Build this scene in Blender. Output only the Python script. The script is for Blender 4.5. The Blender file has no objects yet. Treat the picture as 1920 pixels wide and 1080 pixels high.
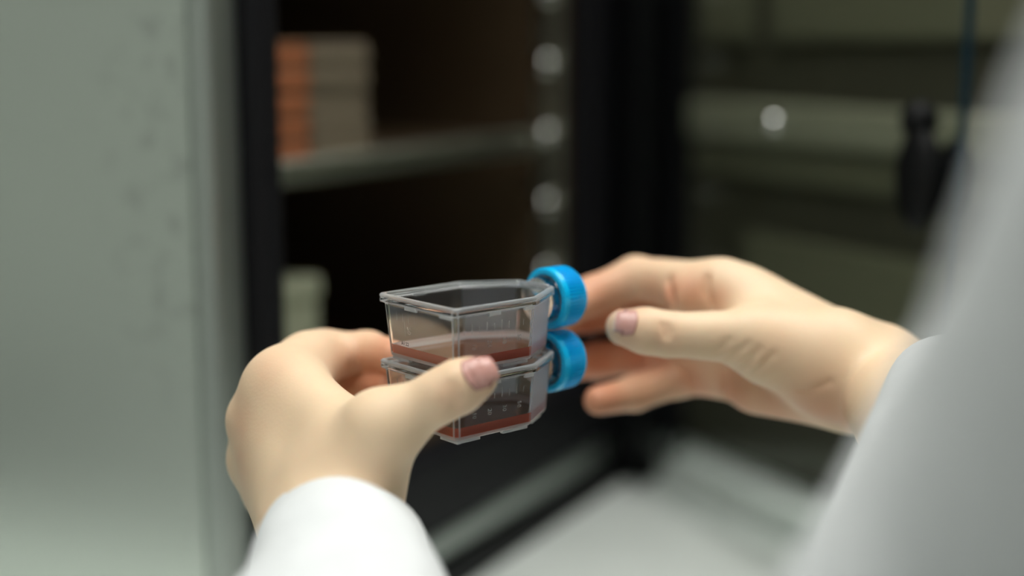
import bpy, bmesh, math, random
import numpy as np
from mathutils import Vector, Matrix

random.seed(7)
rng = np.random.default_rng(7)
sc = bpy.context.scene
PI = math.pi

# ------------------------------------------------------------------ camera, light, exposure
ZC = 1.23                                   # lens height above the floor
PITCH = math.radians(9.8)
FPX = 2667.0                                # 50 mm on a 36 mm wide sensor
cp, sp = math.cos(PITCH), math.sin(PITCH)
cam_data = bpy.data.cameras.new('camera')
cam = bpy.data.objects.new('camera', cam_data)
sc.collection.objects.link(cam)
cam.location = (0, 0, ZC)
cam.rotation_euler = (PI / 2 - PITCH, 0, 0)
cam_data.lens = 50.0
cam_data.sensor_width = 36.0
cam_data.clip_start = 0.02
cam_data.dof.use_dof = True
cam_data.dof.focus_distance = 0.491
cam_data.dof.aperture_fstop = 2.35
cam_data.dof.aperture_blades = 0
sc.camera = cam

world = bpy.data.worlds.new('world')
sc.world = world
world.use_nodes = True
world.node_tree.nodes['Background'].inputs[0].default_value = (0.85, 1.0, 0.92, 1)
world.node_tree.nodes['Background'].inputs[1].default_value = 0.02

sc.view_settings.view_transform = 'Standard'
sc.view_settings.look = 'None'
sc.view_settings.gamma = 1.0
sc.view_settings.use_curve_mapping = False
sc.view_settings.exposure = 0.0
sc.cycles.max_bounces = 20
sc.cycles.transmission_bounces = 20
sc.cycles.transparent_max_bounces = 16
sc.cycles.use_denoising = True
LAMP_POWER = 8.4                            # strength of the ceiling tubes' diffusers

def cw(r, f, w):
    """lens axes (right, forward, up) -> world"""
    return np.array([r, f * cp + w * sp, ZC - f * sp + w * cp])

def H(px, py, f):
    """a spot seen at px,py and standing f metres in front of the lens -> world"""
    return cw((px - 960) / FPX * f, f, (540 - py) / FPX * f)

# ------------------------------------------------------------------ small helpers
def put(name, me, parent=None, mats=None, smooth=False):
    o = bpy.data.objects.new(name, me)
    sc.collection.objects.link(o)
    if parent is not None:
        o.parent = parent
        o.matrix_parent_inverse = parent_world(parent).inverted()
    if mats is not None:
        for m in (mats if isinstance(mats, (list, tuple)) else [mats]):
            me.materials.append(m)
    if smooth:
        me.polygons.foreach_set('use_smooth', [True] * len(me.polygons))
    return o

def parent_world(o):
    m = o.matrix_basis.copy()
    if o.parent is not None:
        m = parent_world(o.parent) @ o.matrix_parent_inverse @ m
    return m

def put_local(name, me, parent, mats=None, smooth=False):
    """mesh already given in the parent's own axes"""
    o = put(name, me, None, mats, smooth)
    o.parent = parent
    return o

def thing(name, label, cat, loc=(0, 0, 0), rotz=0.0, group=None):
    o = bpy.data.objects.new(name, None)
    sc.collection.objects.link(o)
    o.empty_display_size = 0.02
    o.location = loc
    o.rotation_euler = (0, 0, rotz)
    tag(o, label, cat, group)
    return o

def tag(o, label, cat=None, group=None):
    o['label'] = label
    if cat: o['category'] = cat
    if group: o['group'] = group

def mesh_from(verts, faces):
    me = bpy.data.meshes.new('m')
    me.from_pydata([tuple(map(float, v)) for v in verts], [], [tuple(int(i) for i in f) for f in faces])
    me.update()
    return me

def bm_mesh(bm, recalc=True):
    if recalc:
        bmesh.ops.recalc_face_normals(bm, faces=bm.faces[:])
    me = bpy.data.meshes.new('m')
    bm.to_mesh(me)
    bm.free()
    return me

def add_box(bm, lo, hi, bevel=0.0, seg=2, M=None):
    lo, hi = Vector(lo), Vector(hi)
    ret = bmesh.ops.create_cube(bm, size=1.0)
    vs = ret['verts']
    for v in vs:
        v.co = Vector([(lo[i] + hi[i]) / 2 + v.co[i] * (hi[i] - lo[i]) for i in range(3)])
    if bevel > 0:
        es = list({e for v in vs for e in v.link_edges})
        r = bmesh.ops.bevel(bm, geom=es, offset=bevel, segments=seg, affect='EDGES', profile=0.5)
        vs = list({v for f in r['faces'] for v in f.verts} | {v for v in vs if v.is_valid})
    if M is not None:
        bmesh.ops.transform(bm, matrix=M, verts=vs)
    return vs

def box_mesh(lo, hi, bevel=0.0, seg=2, M=None):
    bm = bmesh.new()
    add_box(bm, lo, hi, bevel, seg, M)
    return bm_mesh(bm)

def lathe(profile, n=32, axis='z', mod=None):
    """closed lathe around an axis; profile = [(height, radius)]"""
    vs, fs = [], []
    for (h, r) in profile:
        for k in range(n):
            a = 2 * PI * k / n
            rr = r if mod is None else mod(h, r, k)
            c, s = rr * math.cos(a), rr * math.sin(a)
            vs.append((h, c, s) if axis == 'x' else ((c, h, s) if axis == 'y' else (c, s, h)))
    m = len(profile)
    for i in range(m - 1):
        for k in range(n):
            fs.append((i * n + k, i * n + (k + 1) % n, (i + 1) * n + (k + 1) % n, (i + 1) * n + k))
    if profile[0][1] > 0: fs.append(tuple(range(n)))
    if profile[-1][1] > 0: fs.append(tuple((m - 1) * n + k for k in range(n)))
    bm = bmesh.new()
    bv = [bm.verts.new(v) for v in vs]
    for f in fs:
        bm.faces.new([bv[i] for i in f])
    bmesh.ops.remove_doubles(bm, verts=bm.verts[:], dist=1e-7)
    return bm_mesh(bm)

# ------------------------------------------------------------------ materials
def mat(name, color=(0.8, 0.8, 0.8), rough=0.5, metal=0.0, spec=0.5, ior=1.45, trans=0.0, sss=0.0, coat=0.0, aniso=0.0):
    m = bpy.data.materials.new(name)
    m.use_nodes = True
    b = m.node_tree.nodes['Principled BSDF']
    b.inputs['Base Color'].default_value = (*color, 1)
    b.inputs['Roughness'].default_value = rough
    b.inputs['Metallic'].default_value = metal
    b.inputs['Specular IOR Level'].default_value = spec
    b.inputs['IOR'].default_value = ior
    b.inputs['Transmission Weight'].default_value = trans
    b.inputs['Subsurface Weight'].default_value = sss
    b.inputs['Coat Weight'].default_value = coat
    b.inputs['Anisotropic'].default_value = aniso
    return m

def nodes(m):
    nt = m.node_tree
    return nt, nt.nodes, nt.links, nt.nodes['Principled BSDF']

def noise_color(m, c1, c2, scale, detail=3.0, lo=0.35, hi=0.65, stretch=(1, 1, 1), rough_var=None, bump=0.0):
    nt, ns, ls, b = nodes(m)
    tc = ns.new('ShaderNodeTexCoord')
    mp = ns.new('ShaderNodeMapping'); mp.inputs['Scale'].default_value = stretch
    nz = ns.new('ShaderNodeTexNoise'); nz.inputs['Scale'].default_value = scale; nz.inputs['Detail'].default_value = detail
    rp = ns.new('ShaderNodeValToRGB')
    rp.color_ramp.elements[0].position = lo; rp.color_ramp.elements[0].color = (*c1, 1)
    rp.color_ramp.elements[1].position = hi; rp.color_ramp.elements[1].color = (*c2, 1)
    ls.new(tc.outputs['Object'], mp.inputs['Vector']); ls.new(mp.outputs[0], nz.inputs['Vector'])
    ls.new(nz.outputs['Fac'], rp.inputs[0]); ls.new(rp.outputs[0], b.inputs['Base Color'])
    if rough_var:
        mr = ns.new('ShaderNodeMapRange')
        mr.inputs['From Min'].default_value = lo; mr.inputs['From Max'].default_value = hi
        mr.inputs['To Min'].default_value, mr.inputs['To Max'].default_value = rough_var
        ls.new(nz.outputs['Fac'], mr.inputs['Value']); ls.new(mr.outputs[0], b.inputs['Roughness'])
    if bump:
        bp = ns.new('ShaderNodeBump'); bp.inputs['Strength'].default_value = bump; bp.inputs['Distance'].default_value = 0.001
        ls.new(nz.outputs['Fac'], bp.inputs['Height']); ls.new(bp.outputs[0], b.inputs['Normal'])
    return m

def emission(name, color, strength):
    m = bpy.data.materials.new(name); m.use_nodes = True
    nt = m.node_tree; nt.nodes.clear()
    e = nt.nodes.new('ShaderNodeEmission'); e.inputs[0].default_value = (*color, 1); e.inputs[1].default_value = strength
    o = nt.nodes.new('ShaderNodeOutputMaterial'); nt.links.new(e.outputs[0], o.inputs[0])
    return m

def glass(name, color, ior, rough=0.0):
    m = bpy.data.materials.new(name); m.use_nodes = True
    nt = m.node_tree; nt.nodes.clear()
    g = nt.nodes.new('ShaderNodeBsdfGlass')
    g.inputs['Color'].default_value = (*color, 1); g.inputs['IOR'].default_value = ior; g.inputs['Roughness'].default_value = rough
    o = nt.nodes.new('ShaderNodeOutputMaterial'); nt.links.new(g.outputs[0], o.inputs[0])
    return m

def add_absorption(m, color, density):
    nt = m.node_tree
    v = nt.nodes.new('ShaderNodeVolumeAbsorption')
    v.inputs[0].default_value = (*color, 1); v.inputs[1].default_value = density
    o = [n for n in nt.nodes if n.type == 'OUTPUT_MATERIAL'][0]
    nt.links.new(v.outputs[0], o.inputs['Volume'])

MT = {}
def smudged_steel():
    """brushed casing steel, finger smudges near its front edge"""
    m = mat('brushed_steel', (0.5, 0.54, 0.5), 0.33, 1.0)
    nt, ns, ls, b = nodes(m)
    tc = ns.new('ShaderNodeTexCoord'); sx = ns.new('ShaderNodeSeparateXYZ'); ls.new(tc.outputs['Object'], sx.inputs[0])
    my = ns.new('ShaderNodeMapRange'); my.interpolation_type = 'SMOOTHSTEP'
    my.inputs['From Min'].default_value = 0.085; my.inputs['From Max'].default_value = 0.03
    mz = ns.new('ShaderNodeMapRange'); mz.interpolation_type = 'SMOOTHSTEP'
    mz.inputs['From Min'].default_value = 0.14; mz.inputs['From Max'].default_value = 0.22
    ls.new(sx.outputs['Y'], my.inputs['Value']); ls.new(sx.outputs['Z'], mz.inputs['Value'])
    nz = ns.new('ShaderNodeTexNoise'); nz.inputs['Scale'].default_value = 75; nz.inputs['Detail'].default_value = 3
    ls.new(tc.outputs['Object'], nz.inputs['Vector'])
    th = ns.new('ShaderNodeMapRange'); th.inputs['From Min'].default_value = 0.52; th.inputs['From Max'].default_value = 0.68
    ls.new(nz.outputs['Fac'], th.inputs['Value'])
    a = ns.new('ShaderNodeMath'); a.operation = 'MULTIPLY'; ls.new(my.outputs[0], a.inputs[0]); ls.new(mz.outputs[0], a.inputs[1])
    c = ns.new('ShaderNodeMath'); c.operation = 'MULTIPLY'; ls.new(a.outputs[0], c.inputs[0]); ls.new(th.outputs[0], c.inputs[1])
    mx = ns.new('ShaderNodeMix'); mx.data_type = 'RGBA'
    mx.inputs['A'].default_value = (0.68, 0.73, 0.68, 1); mx.inputs['B'].default_value = (0.55, 0.585, 0.55, 1)
    ls.new(c.outputs[0], mx.inputs['Factor']); ls.new(mx.outputs['Result'], b.inputs['Base Color'])
    return m
MT['steel_side'] = smudged_steel()
MT['steel_frame'] = mat('frame_steel', (0.52, 0.56, 0.53), 0.45, 1.0)
MT['steel_bright'] = mat('polished_steel', (0.80, 0.81, 0.79), 0.08, 1.0)
MT['steel_shelf'] = mat('shelf_steel', (0.50, 0.52, 0.44), 0.38, 1.0)
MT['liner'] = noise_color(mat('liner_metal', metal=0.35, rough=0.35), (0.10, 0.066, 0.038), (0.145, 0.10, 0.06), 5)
MT['rubber'] = mat('black_rubber', (0.006, 0.006, 0.008), 0.55, spec=0.3)
MT['black_plastic'] = mat('black_plastic', (0.005, 0.0055, 0.006), 0.5, spec=0.2)
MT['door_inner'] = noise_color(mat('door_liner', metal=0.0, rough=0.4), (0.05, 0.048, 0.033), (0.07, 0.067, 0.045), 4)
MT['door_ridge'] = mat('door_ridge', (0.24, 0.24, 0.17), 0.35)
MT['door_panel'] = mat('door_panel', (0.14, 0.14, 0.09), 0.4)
MT['white_panel'] = mat('white_panel', (0.86, 0.90, 0.87), 0.4)
MT['bench'] = noise_color(mat('white_laminate', rough=0.4), (0.78, 0.84, 0.80), (0.84, 0.90, 0.86), 14)
MT['pane_edge'] = mat('pane_edge', (0.004, 0.03, 0.05), 0.15)
def thin_pane():
    """flat glass sheet: straight-through view with Fresnel mirror on both faces"""
    m = bpy.data.materials.new('door_glass'); m.use_nodes = True
    nt = m.node_tree; nt.nodes.clear(); ns, ls = nt.nodes, nt.links
    t = ns.new('ShaderNodeBsdfTransparent'); t.inputs[0].default_value = (0.97, 0.99, 0.98, 1)
    g = ns.new('ShaderNodeBsdfGlossy'); g.inputs['Roughness'].default_value = 0.0
    f = ns.new('ShaderNodeFresnel')
    ge = ns.new('ShaderNodeNewGeometry'); mr = ns.new('ShaderNodeMapRange')   # same mirror strength on both faces of the thin sheet
    mr.inputs['To Min'].default_value = 1.5; mr.inputs['To Max'].default_value = 1 / 1.5
    ls.new(ge.outputs['Backfacing'], mr.inputs['Value']); ls.new(mr.outputs[0], f.inputs['IOR'])
    x = ns.new('ShaderNodeMixShader'); o = ns.new('ShaderNodeOutputMaterial')
    ls.new(f.outputs[0], x.inputs[0]); ls.new(t.outputs[0], x.inputs[1]); ls.new(g.outputs[0], x.inputs[2]); ls.new(x.outputs[0], o.inputs['Surface'])
    return m
MT['pane'] = thin_pane()
MT['polystyrene'] = glass('clear_polystyrene', (0.985, 0.99, 0.995), 1.55)
MT['medium_top'] = glass('medium_surface', (1, 1, 1), 1.335)
add_absorption(MT['medium_top'], (0.95, 0.25, 0.15), 34.0)
MT['cap'] = mat('blue_cap', (0.0, 0.54, 1.0), 0.26, spec=0.5, sss=0.0)
def veil(name, base, color, share, rough=0.3, ior=1.55, transl=0.5):
    """clear plastic with a milky share: rough glass mixed with diffuse and translucent"""
    m = glass(name, base, ior, rough)
    nt = m.node_tree; ns, ls = nt.nodes, nt.links
    g = [n for n in ns if n.type == 'BSDF_GLASS'][0]; o = [n for n in ns if n.type == 'OUTPUT_MATERIAL'][0]
    d = ns.new('ShaderNodeBsdfDiffuse'); d.inputs[0].default_value = (*color, 1)
    t = ns.new('ShaderNodeBsdfTranslucent'); t.inputs[0].default_value = (*color, 1)
    m1 = ns.new('ShaderNodeMixShader'); m1.inputs[0].default_value = transl
    m2 = ns.new('ShaderNodeMixShader'); m2.inputs[0].default_value = share
    ls.new(d.outputs[0], m1.inputs[1]); ls.new(t.outputs[0], m1.inputs[2])
    ls.new(g.outputs[0], m2.inputs[1]); ls.new(m1.outputs[0], m2.inputs[2]); ls.new(m2.outputs[0], o.inputs['Surface'])
    return m
MT['rim'] = veil('moulded_rim_corner_glint', (0.99, 0.995, 1.0), (0.88, 0.93, 0.96), 0.42, 0.06)
MT['medium_edge_glint'] = veil('meniscus_painted_glint', (1, 1, 1), (0.95, 0.90, 0.87), 0.72, 0.0, 1.335)  # lamp reflection along the meniscus, painted as a whitish milky share
add_absorption(MT['medium_edge_glint'], (0.95, 0.25, 0.15), 34.0)
MT['frosted'] = veil('frosted_plastic', (0.98, 0.99, 1.0), (0.66, 0.72, 0.86), 0.36, 0.4)
MT['medium_side'] = veil('medium_against_plastic', (1, 1, 1), (0.95, 0.24, 0.15), 0.72, 0.0, 1.335 / 1.55)
add_absorption(MT['medium_side'], (0.95, 0.25, 0.15), 34.0)
MT['frost'] = mat('moulded_mark', (0.75, 0.77, 0.76), 0.35)
MT['frost'].node_tree.nodes['Principled BSDF'].inputs['Alpha'].default_value = 0.26
MT['ink'] = mat('black_ink', (0.02, 0.02, 0.025), 0.6)
MT['cloth'] = noise_color(mat('white_cotton', rough=0.9, spec=0.2), (0.70, 0.73, 0.74), (0.76, 0.79, 0.80), 60, bump=0.15)
MT['wall'] = noise_color(mat('painted_wall', rough=0.8), (0.26, 0.29, 0.26), (0.30, 0.33, 0.30), 3)
MT['wall_white'] = noise_color(mat('white_wall', rough=0.7), (0.62, 0.66, 0.62), (0.66, 0.70, 0.66), 3)
MT['ceiling'] = mat('ceiling_paint', (0.62, 0.64, 0.62), 0.9)
MT['floor'] = noise_color(mat('vinyl_floor', rough=0.45), (0.30, 0.32, 0.31), (0.35, 0.37, 0.36), 20)
MT['cabinet_dark'] = mat('dark_cabinet', (0.05, 0.055, 0.055), 0.5)
MT['lamp'] = emission('tube_diffuser', (1.0, 0.985, 0.94), LAMP_POWER)
MT['lamp_body'] = mat('lamp_body', (0.8, 0.8, 0.8), 0.5)
MT['dish_orange'] = mat('dish_orange', (0.40, 0.14, 0.06), 0.4)
MT['lid_orange'] = mat('lid_orange', (0.30, 0.15, 0.08), 0.3)
MT['dish_grey'] = mat('dish_grey', (0.20, 0.165, 0.115), 0.4)
MT['dish_lid'] = mat('dish_lid', (0.24, 0.195, 0.14), 0.3)
MT['pale_box'] = mat('pale_box', (0.38, 0.40, 0.28), 0.6)

def skin_material():
    m = mat('skin', (0.8, 0.6, 0.45), 0.45, spec=0.35, sss=0.12)
    nt, ns, ls, b = nodes(m)
    b.inputs['Subsurface Radius'].default_value = (1.0, 0.38, 0.2)
    b.inputs['Subsurface Scale'].default_value = 0.0035
    at = ns.new('ShaderNodeAttribute'); at.attribute_name = 'pink'
    tc = ns.new('ShaderNodeTexCoord')
    nz = ns.new('ShaderNodeTexNoise'); nz.inputs['Scale'].default_value = 55; nz.inputs['Detail'].default_value = 4
    ad = ns.new('ShaderNodeMath'); ad.operation = 'MULTIPLY_ADD'
    ad.inputs[1].default_value = 0.30; ad.inputs[2].default_value = -0.15
    sm = ns.new('ShaderNodeMath'); sm.operation = 'ADD'; sm.use_clamp = True
    mx = ns.new('ShaderNodeMix'); mx.data_type = 'RGBA'
    mx.inputs['A'].default_value = (0.86, 0.65, 0.44, 1)
    mx.inputs['B'].default_value = (0.68, 0.29, 0.17, 1)
    ls.new(tc.outputs['Object'], nz.inputs['Vector'])
    ls.new(nz.outputs['Fac'], ad.inputs[0]); ls.new(ad.outputs[0], sm.inputs[0]); ls.new(at.outputs['Fac'], sm.inputs[1])
    ls.new(sm.outputs[0], mx.inputs['Factor']); ls.new(mx.outputs['Result'], b.inputs['Base Color'])
    # fine skin relief
    n2 = ns.new('ShaderNodeTexVoronoi'); n2.inputs['Scale'].default_value = 900
    n3 = ns.new('ShaderNodeTexNoise'); n3.inputs['Scale'].default_value = 240; n3.inputs['Detail'].default_value = 3
    a2 = ns.new('ShaderNodeMath'); a2.operation = 'ADD'
    ls.new(tc.outputs['Object'], n2.inputs['Vector']); ls.new(tc.outputs['Object'], n3.inputs['Vector'])
    ls.new(n2.outputs['Distance'], a2.inputs[0]); ls.new(n3.outputs['Fac'], a2.inputs[1])
    bp = ns.new('ShaderNodeBump'); bp.inputs['Strength'].default_value = 0.05; bp.inputs['Distance'].default_value = 0.0006
    ls.new(a2.outputs[0], bp.inputs['Height']); ls.new(bp.outputs[0], b.inputs['Normal'])
    return m
MT['skin'] = skin_material()
MT['nail'] = mat('fingernail', (0.66, 0.34, 0.29), 0.22, spec=0.5, sss=0.1)
MT['nail_tip'] = mat('fingernail_edge', (0.82, 0.60, 0.46), 0.3)

# ------------------------------------------------------------------ the room
def structure(name, me, m):
    o = put(name, me, None, m); o['kind'] = 'structure'; return o
RX0, RX1, RY0, RY1, RZ = -2.3, 2.6, -2.6, 2.2, 2.65
structure('floor', box_mesh((RX0, RY0, -0.05), (RX1, RY1, 0.0)), MT['floor'])
structure('ceiling', box_mesh((RX0, RY0, RZ), (RX1, RY1, RZ + 0.05)), MT['ceiling'])
structure('wall_left', box_mesh((RX0 - 0.05, RY0, 0), (RX0, RY1, RZ)), MT['wall_white'])
structure('wall_right', box_mesh((RX1, RY0, 0), (RX1 + 0.05, RY1, RZ)), MT['wall'])
structure('wall_back', box_mesh((RX0, RY1, 0), (RX1, RY1 + 0.05, RZ)), MT['wall'])
structure('wall_front', box_mesh((RX0, RY0 - 0.05, 0), (RX1, RY0, RZ)), MT['wall_white'])

LAMPS = [(-0.30, 0.20), (0.06, 0.50), (0.56, 0.98), (0.96, 0.98), (-1.25, -0.95)]  # last one is an added fill lamp, no such fixture seen
LAMP_WHERE = ['above the left forearm', 'above the flasks and the incubator opening', 'above the bench, left one of a close pair',
              'above the outer incubator door, right one of a close pair', 'added as fill, behind the person, towards the left wall']
for (x, y), wh in zip(LAMPS, LAMP_WHERE):
    t = thing('ceiling_light', 'white fluorescent ceiling light ' + wh, 'light', (x, y, RZ), 0, 'ceiling lights')
    put_local('housing', box_mesh((-0.18, -0.63, -0.07), (0.18, 0.63, 0.0), 0.006), t, MT['lamp_body'])
    put_local('diffuser', box_mesh((-0.15, -0.60, -0.08), (0.15, 0.60, -0.0702)), t, MT['lamp'])

# ------------------------------------------------------------------ the incubator, standing on the bench
TH = math.radians(28.0)
Fv = np.array([math.sin(TH), math.cos(TH)]); Iv = np.array([-math.cos(TH), math.sin(TH)])
P0 = np.array([-0.137, 0.650])
BZ = ZC - 0.331                              # bench top
# incubator axes: x = along its front (to the far right corner), y = into it, z up from the bench
def inc(s, d, z=0.0):
    q = P0 + s * Fv + d * Iv
    return (float(q[0]), float(q[1]), float(BZ + z))
INC_ROT = PI / 2 - TH
def up(zc):                                   # height above the bench from a height relative to the lens
    return zc + 0.331

W_IN0, W_IN1 = 0.0414, 0.398                  # inside of the opening
FULL_W, FULL_D, FULL_H = 0.455, 0.50, 0.66
OP_Z0, OP_Z1 = up(-0.238), 0.60
incu = thing('incubator', 'stainless steel incubator standing open on the white bench, with black door seal', 'incubator', inc(0, 0), INC_ROT)

# bench under everything: its front edge lies out of the picture
bench = thing('bench', 'white laminate bench top under the incubator and its open door', 'bench', (0.0, 0.0, 0.0))
bbm = bmesh.new()
Mi = Matrix.Translation(inc(0, 0)) @ Matrix.Rotation(INC_ROT, 4, 'Z')
add_box(bbm, (-0.18, -0.33, -0.04), (0.95, 0.62, 0.0), 0.004, 2, Mi)
put_local('bench_top', bm_mesh(bbm), bench, MT['bench'])
bbm = bmesh.new()
add_box(bbm, (-0.15, -0.22, -BZ + 0.0), (0.92, 0.59, -0.0405), 0.003, 1, Mi)
put_local('cupboard', bm_mesh(bbm), bench, MT['white_panel'])

def ipart(name, me, m, parent=None):
    return put_local(name, me, parent or incu, m)
# outer casing
ipart('side_panel', box_mesh((0.0, 0.012, 0.02), (0.012, FULL_D, FULL_H), 0.002), MT['steel_side'])
ipart('side_panel', box_mesh((FULL_W - 0.012, 0.012, 0.02), (FULL_W, FULL_D, FULL_H), 0.002), MT['steel_side'])
ipart('top_panel', box_mesh((0.0, 0.0, FULL_H), (FULL_W, FULL_D, FULL_H + 0.012), 0.002), MT['steel_side'])
ipart('back_panel', box_mesh((0.0, FULL_D, 0.02), (FULL_W, FULL_D + 0.01, FULL_H), 0.002), MT['steel_side'])
# front frame, four members, then the seal lying on it
ipart('front_frame', box_mesh((0.0, 0.0, 0.02), (0.0215, 0.012, FULL_H), 0.002), MT['steel_frame'])
ipart('front_frame', box_mesh((0.44, 0.0, 0.02), (FULL_W, 0.012, FULL_H), 0.002), MT['steel_frame'])
ipart('front_frame', box_mesh((0.0215, 0.0, OP_Z1 + 0.03), (0.44, 0.012, FULL_H), 0.002), MT['steel_frame'])
ipart('front_frame', box_mesh((0.0215, -0.004, 0.020), (0.44, 0.012, 0.041), 0.006, 3), MT['steel_frame'])
ipart('hinge_post', box_mesh((FULL_W + 0.0005, -0.030, 0.0), (0.482, 0.02, FULL_H), 0.003), MT['black_plastic'])
ipart('base_trim', box_mesh((0.0, -0.010, 0.0), (FULL_W, 0.03, 0.0195), 0.002), MT['black_plastic'])
ipart('base_trim', box_mesh((0.0, 0.0305, 0.0), (FULL_W, FULL_D, 0.0195), 0.002), MT['black_plastic'])
gb = bmesh.new()
add_box(gb, (0.0216, -0.010, 0.0412), (W_IN0, 0.014, OP_Z1 + 0.025), 0.005, 3)
add_box(gb, (W_IN1, -0.010, 0.0412), (0.4395, 0.014, OP_Z1 + 0.025), 0.005, 3)
add_box(gb, (W_IN0 - 0.004, -0.010, OP_Z1), (W_IN1 + 0.004, 0.014, OP_Z1 + 0.025), 0.005, 3)
add_box(gb, (W_IN0 - 0.004, -0.010, 0.0412), (W_IN1 + 0.004, 0.014, OP_Z0), 0.005, 3)
ipart('door_seal', bm_mesh(gb), MT['rubber'])
# chamber liner
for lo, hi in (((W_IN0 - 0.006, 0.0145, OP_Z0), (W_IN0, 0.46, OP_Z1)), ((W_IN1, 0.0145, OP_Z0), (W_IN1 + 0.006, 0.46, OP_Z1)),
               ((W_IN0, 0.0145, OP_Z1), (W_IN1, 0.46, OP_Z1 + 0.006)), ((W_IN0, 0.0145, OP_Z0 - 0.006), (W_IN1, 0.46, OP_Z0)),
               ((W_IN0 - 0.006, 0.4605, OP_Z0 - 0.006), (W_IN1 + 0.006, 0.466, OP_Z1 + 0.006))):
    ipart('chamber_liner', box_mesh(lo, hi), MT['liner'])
# shelf rails with round studs down both walls, front and rear
stud_me = None
STUD_Z = [up(-0.0645) + 0.049 * k for k in (-4, -3, -2, -1, 0, 1, 2, 3, 4)]
def rail(x0, x1, d, nx):
    global stud_me
    r = ipart('shelf_rail', box_mesh((min(x0, x1), d - 0.009, OP_Z0 + 0.01), (max(x0, x1), d + 0.009, OP_Z1 - 0.01), 0.001, 1), MT['steel_shelf'])
    if stud_me is None:
        stud_me = lathe([(0.0, 0.0035), (0.003, 0.0035), (0.0035, 0.0065), (0.006, 0.0068), (0.0082, 0.0055), (0.0094, 0.003), (0.0098, 0.0)], 20, 'x')
        stud_me.materials.append(MT['steel_bright'])
        stud_me.polygons.foreach_set('use_smooth', [True] * len(stud_me.polygons))
    for z in STUD_Z:
        o = bpy.data.objects.new('stud', stud_me); sc.collection.objects.link(o)
        o.parent = r; o.location = (x1, d, z); o.rotation_euler = (0, 0, 0 if nx > 0 else PI)
rail(W_IN1, W_IN1 - 0.003, 0.026, -1)
rail(W_IN1, W_IN1 - 0.003, 0.400, -1)
rail(W_IN0, W_IN0 + 0.003, 0.400, 1)

# the two shelves
def shelf(zc, label):
    t = thing('shelf', label, 'shelf', inc(0, 0, up(zc)), INC_ROT, 'incubator shelves')
    x0, x1 = W_IN0 + 0.004, W_IN1 - 0.014
    put_local('shelf_plate', box_mesh((x0, 0.040, -0.0015), (x1, 0.44, 0.0)), t, MT['liner'])
    put_local('front_lip', box_mesh((x0, 0.030, -0.011), (x1, 0.0395, 0.003), 0.003, 3), t, MT['steel_shelf'])
    return t
shelf(-0.0645, 'upper steel shelf in the incubator carrying the stacked culture plates')
shelf(-0.2105, 'lower steel shelf in the incubator behind the left hand')

# culture plates in two piles on the upper shelf
def plate_meshes():
    a = box_mesh((-0.029, -0.042, 0.0), (0.029, 0.042, 0.0095), 0.002, 2)
    b = box_mesh((-0.028, -0.041, 0.0098), (0.028, 0.041, 0.0128), 0.0012, 2)
    return a, b
pa, pb = plate_meshes()
pa2 = pa.copy(); pb2 = pb.copy()
pa.materials.append(MT['dish_orange']); pb.materials.append(MT['lid_orange'])
pa2.materials.append(MT['dish_grey']); pb2.materials.append(MT['dish_lid'])
for col, (s, ma, mb) in enumerate(((0.108, pa, pb), (0.1675, pa2, pb2))):
    for k in range(5):
        t = thing('culture_plate', (('amber', 'left'), ('grey-brown', 'right'))[col][0] + ' lidded culture plate, ' + ('bottom plate', 'second plate from the bottom', 'middle plate', 'second plate from the top', 'top plate')[k] + ' of the ' + ('left', 'right')[col] + ' pile',
                  'culture plate', inc(s, 0.086 + 0.0008 * rng.standard_normal(), up(-0.0645) + 0.0001 + k * 0.01295), INC_ROT,
                  ('amber culture plates in the left pile', 'grey-brown culture plates in the right pile')[col])
        put_local('plate_base', ma, t); put_local('plate_lid', mb, t)
t = thing('carton', 'pale olive carton on the lower shelf beside the door seal', 'box', inc(0.112, 0.085, up(-0.2105) + 0.0001), INC_ROT)
put_local('carton_body', box_mesh((-0.030, -0.04, 0), (0.030, 0.04, 0.068), 0.0015), t, MT['pale_box'])
put_local('carton_lid', box_mesh((-0.0315, -0.0415, 0.0682), (0.0315, 0.0415, 0.080), 0.0015), t, MT['pale_box'])

# inner glass door, swung out on its hinge at the far right of the opening
GA = math.radians(159.0)                       # heading of the open glass door, clockwise from the lens axis
gh = inc(0.446, -0.012)
gdoor = thing('glass_door', 'inner glass door swung open beside the incubator, with black latch knob', 'door', (gh[0], gh[1], BZ), PI / 2 - GA)
GL = 0.374
put_local('pane', box_mesh((0.016, -0.002, up(-0.29)), (GL, 0.002, 0.58), 0.0005, 1), gdoor, MT['pane'])
put_local('pane_edge', box_mesh((GL + 0.0001, -0.0022, up(-0.29)), (GL + 0.0026, 0.0022, 0.58), 0.0005, 1), gdoor, MT['pane_edge'])
put_local('hinge_stile', box_mesh((0.0, -0.006, up(-0.30)), (0.030, 0.006, 0.59), 0.002), gdoor, MT['black_plastic'])
kz = up(-0.062)
def blob(c, r, n=24, m=14):
    bm = bmesh.new()
    bmesh.ops.create_uvsphere(bm, u_segments=n, v_segments=m, radius=1.0)
    for v in bm.verts:
        v.co = Vector((c[0] + v.co.x * r[0], c[1] + v.co.y * r[1], c[2] + v.co.z * r[2]))
    return bm_mesh(bm)
lk = put_local('latch_knob', blob((0.357, -0.011, kz - 0.004), (0.015, 0.009, 0.026)), gdoor, MT['black_plastic'], True)
put_local('latch_knob', blob((0.357, 0.011, kz - 0.006), (0.015, 0.008, 0.021)), gdoor, MT['black_plastic'], True)
put_local('latch_stem', lathe([(-0.012, 0.006), (0.012, 0.006)], 16, 'y'), gdoor, MT['black_plastic']).location = (0.357, 0.0, kz)
put_local('latch_catch', blob((0.354, -0.010, kz + 0.024), (0.010, 0.009, 0.010)), gdoor, MT['black_plastic'], True)
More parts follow.
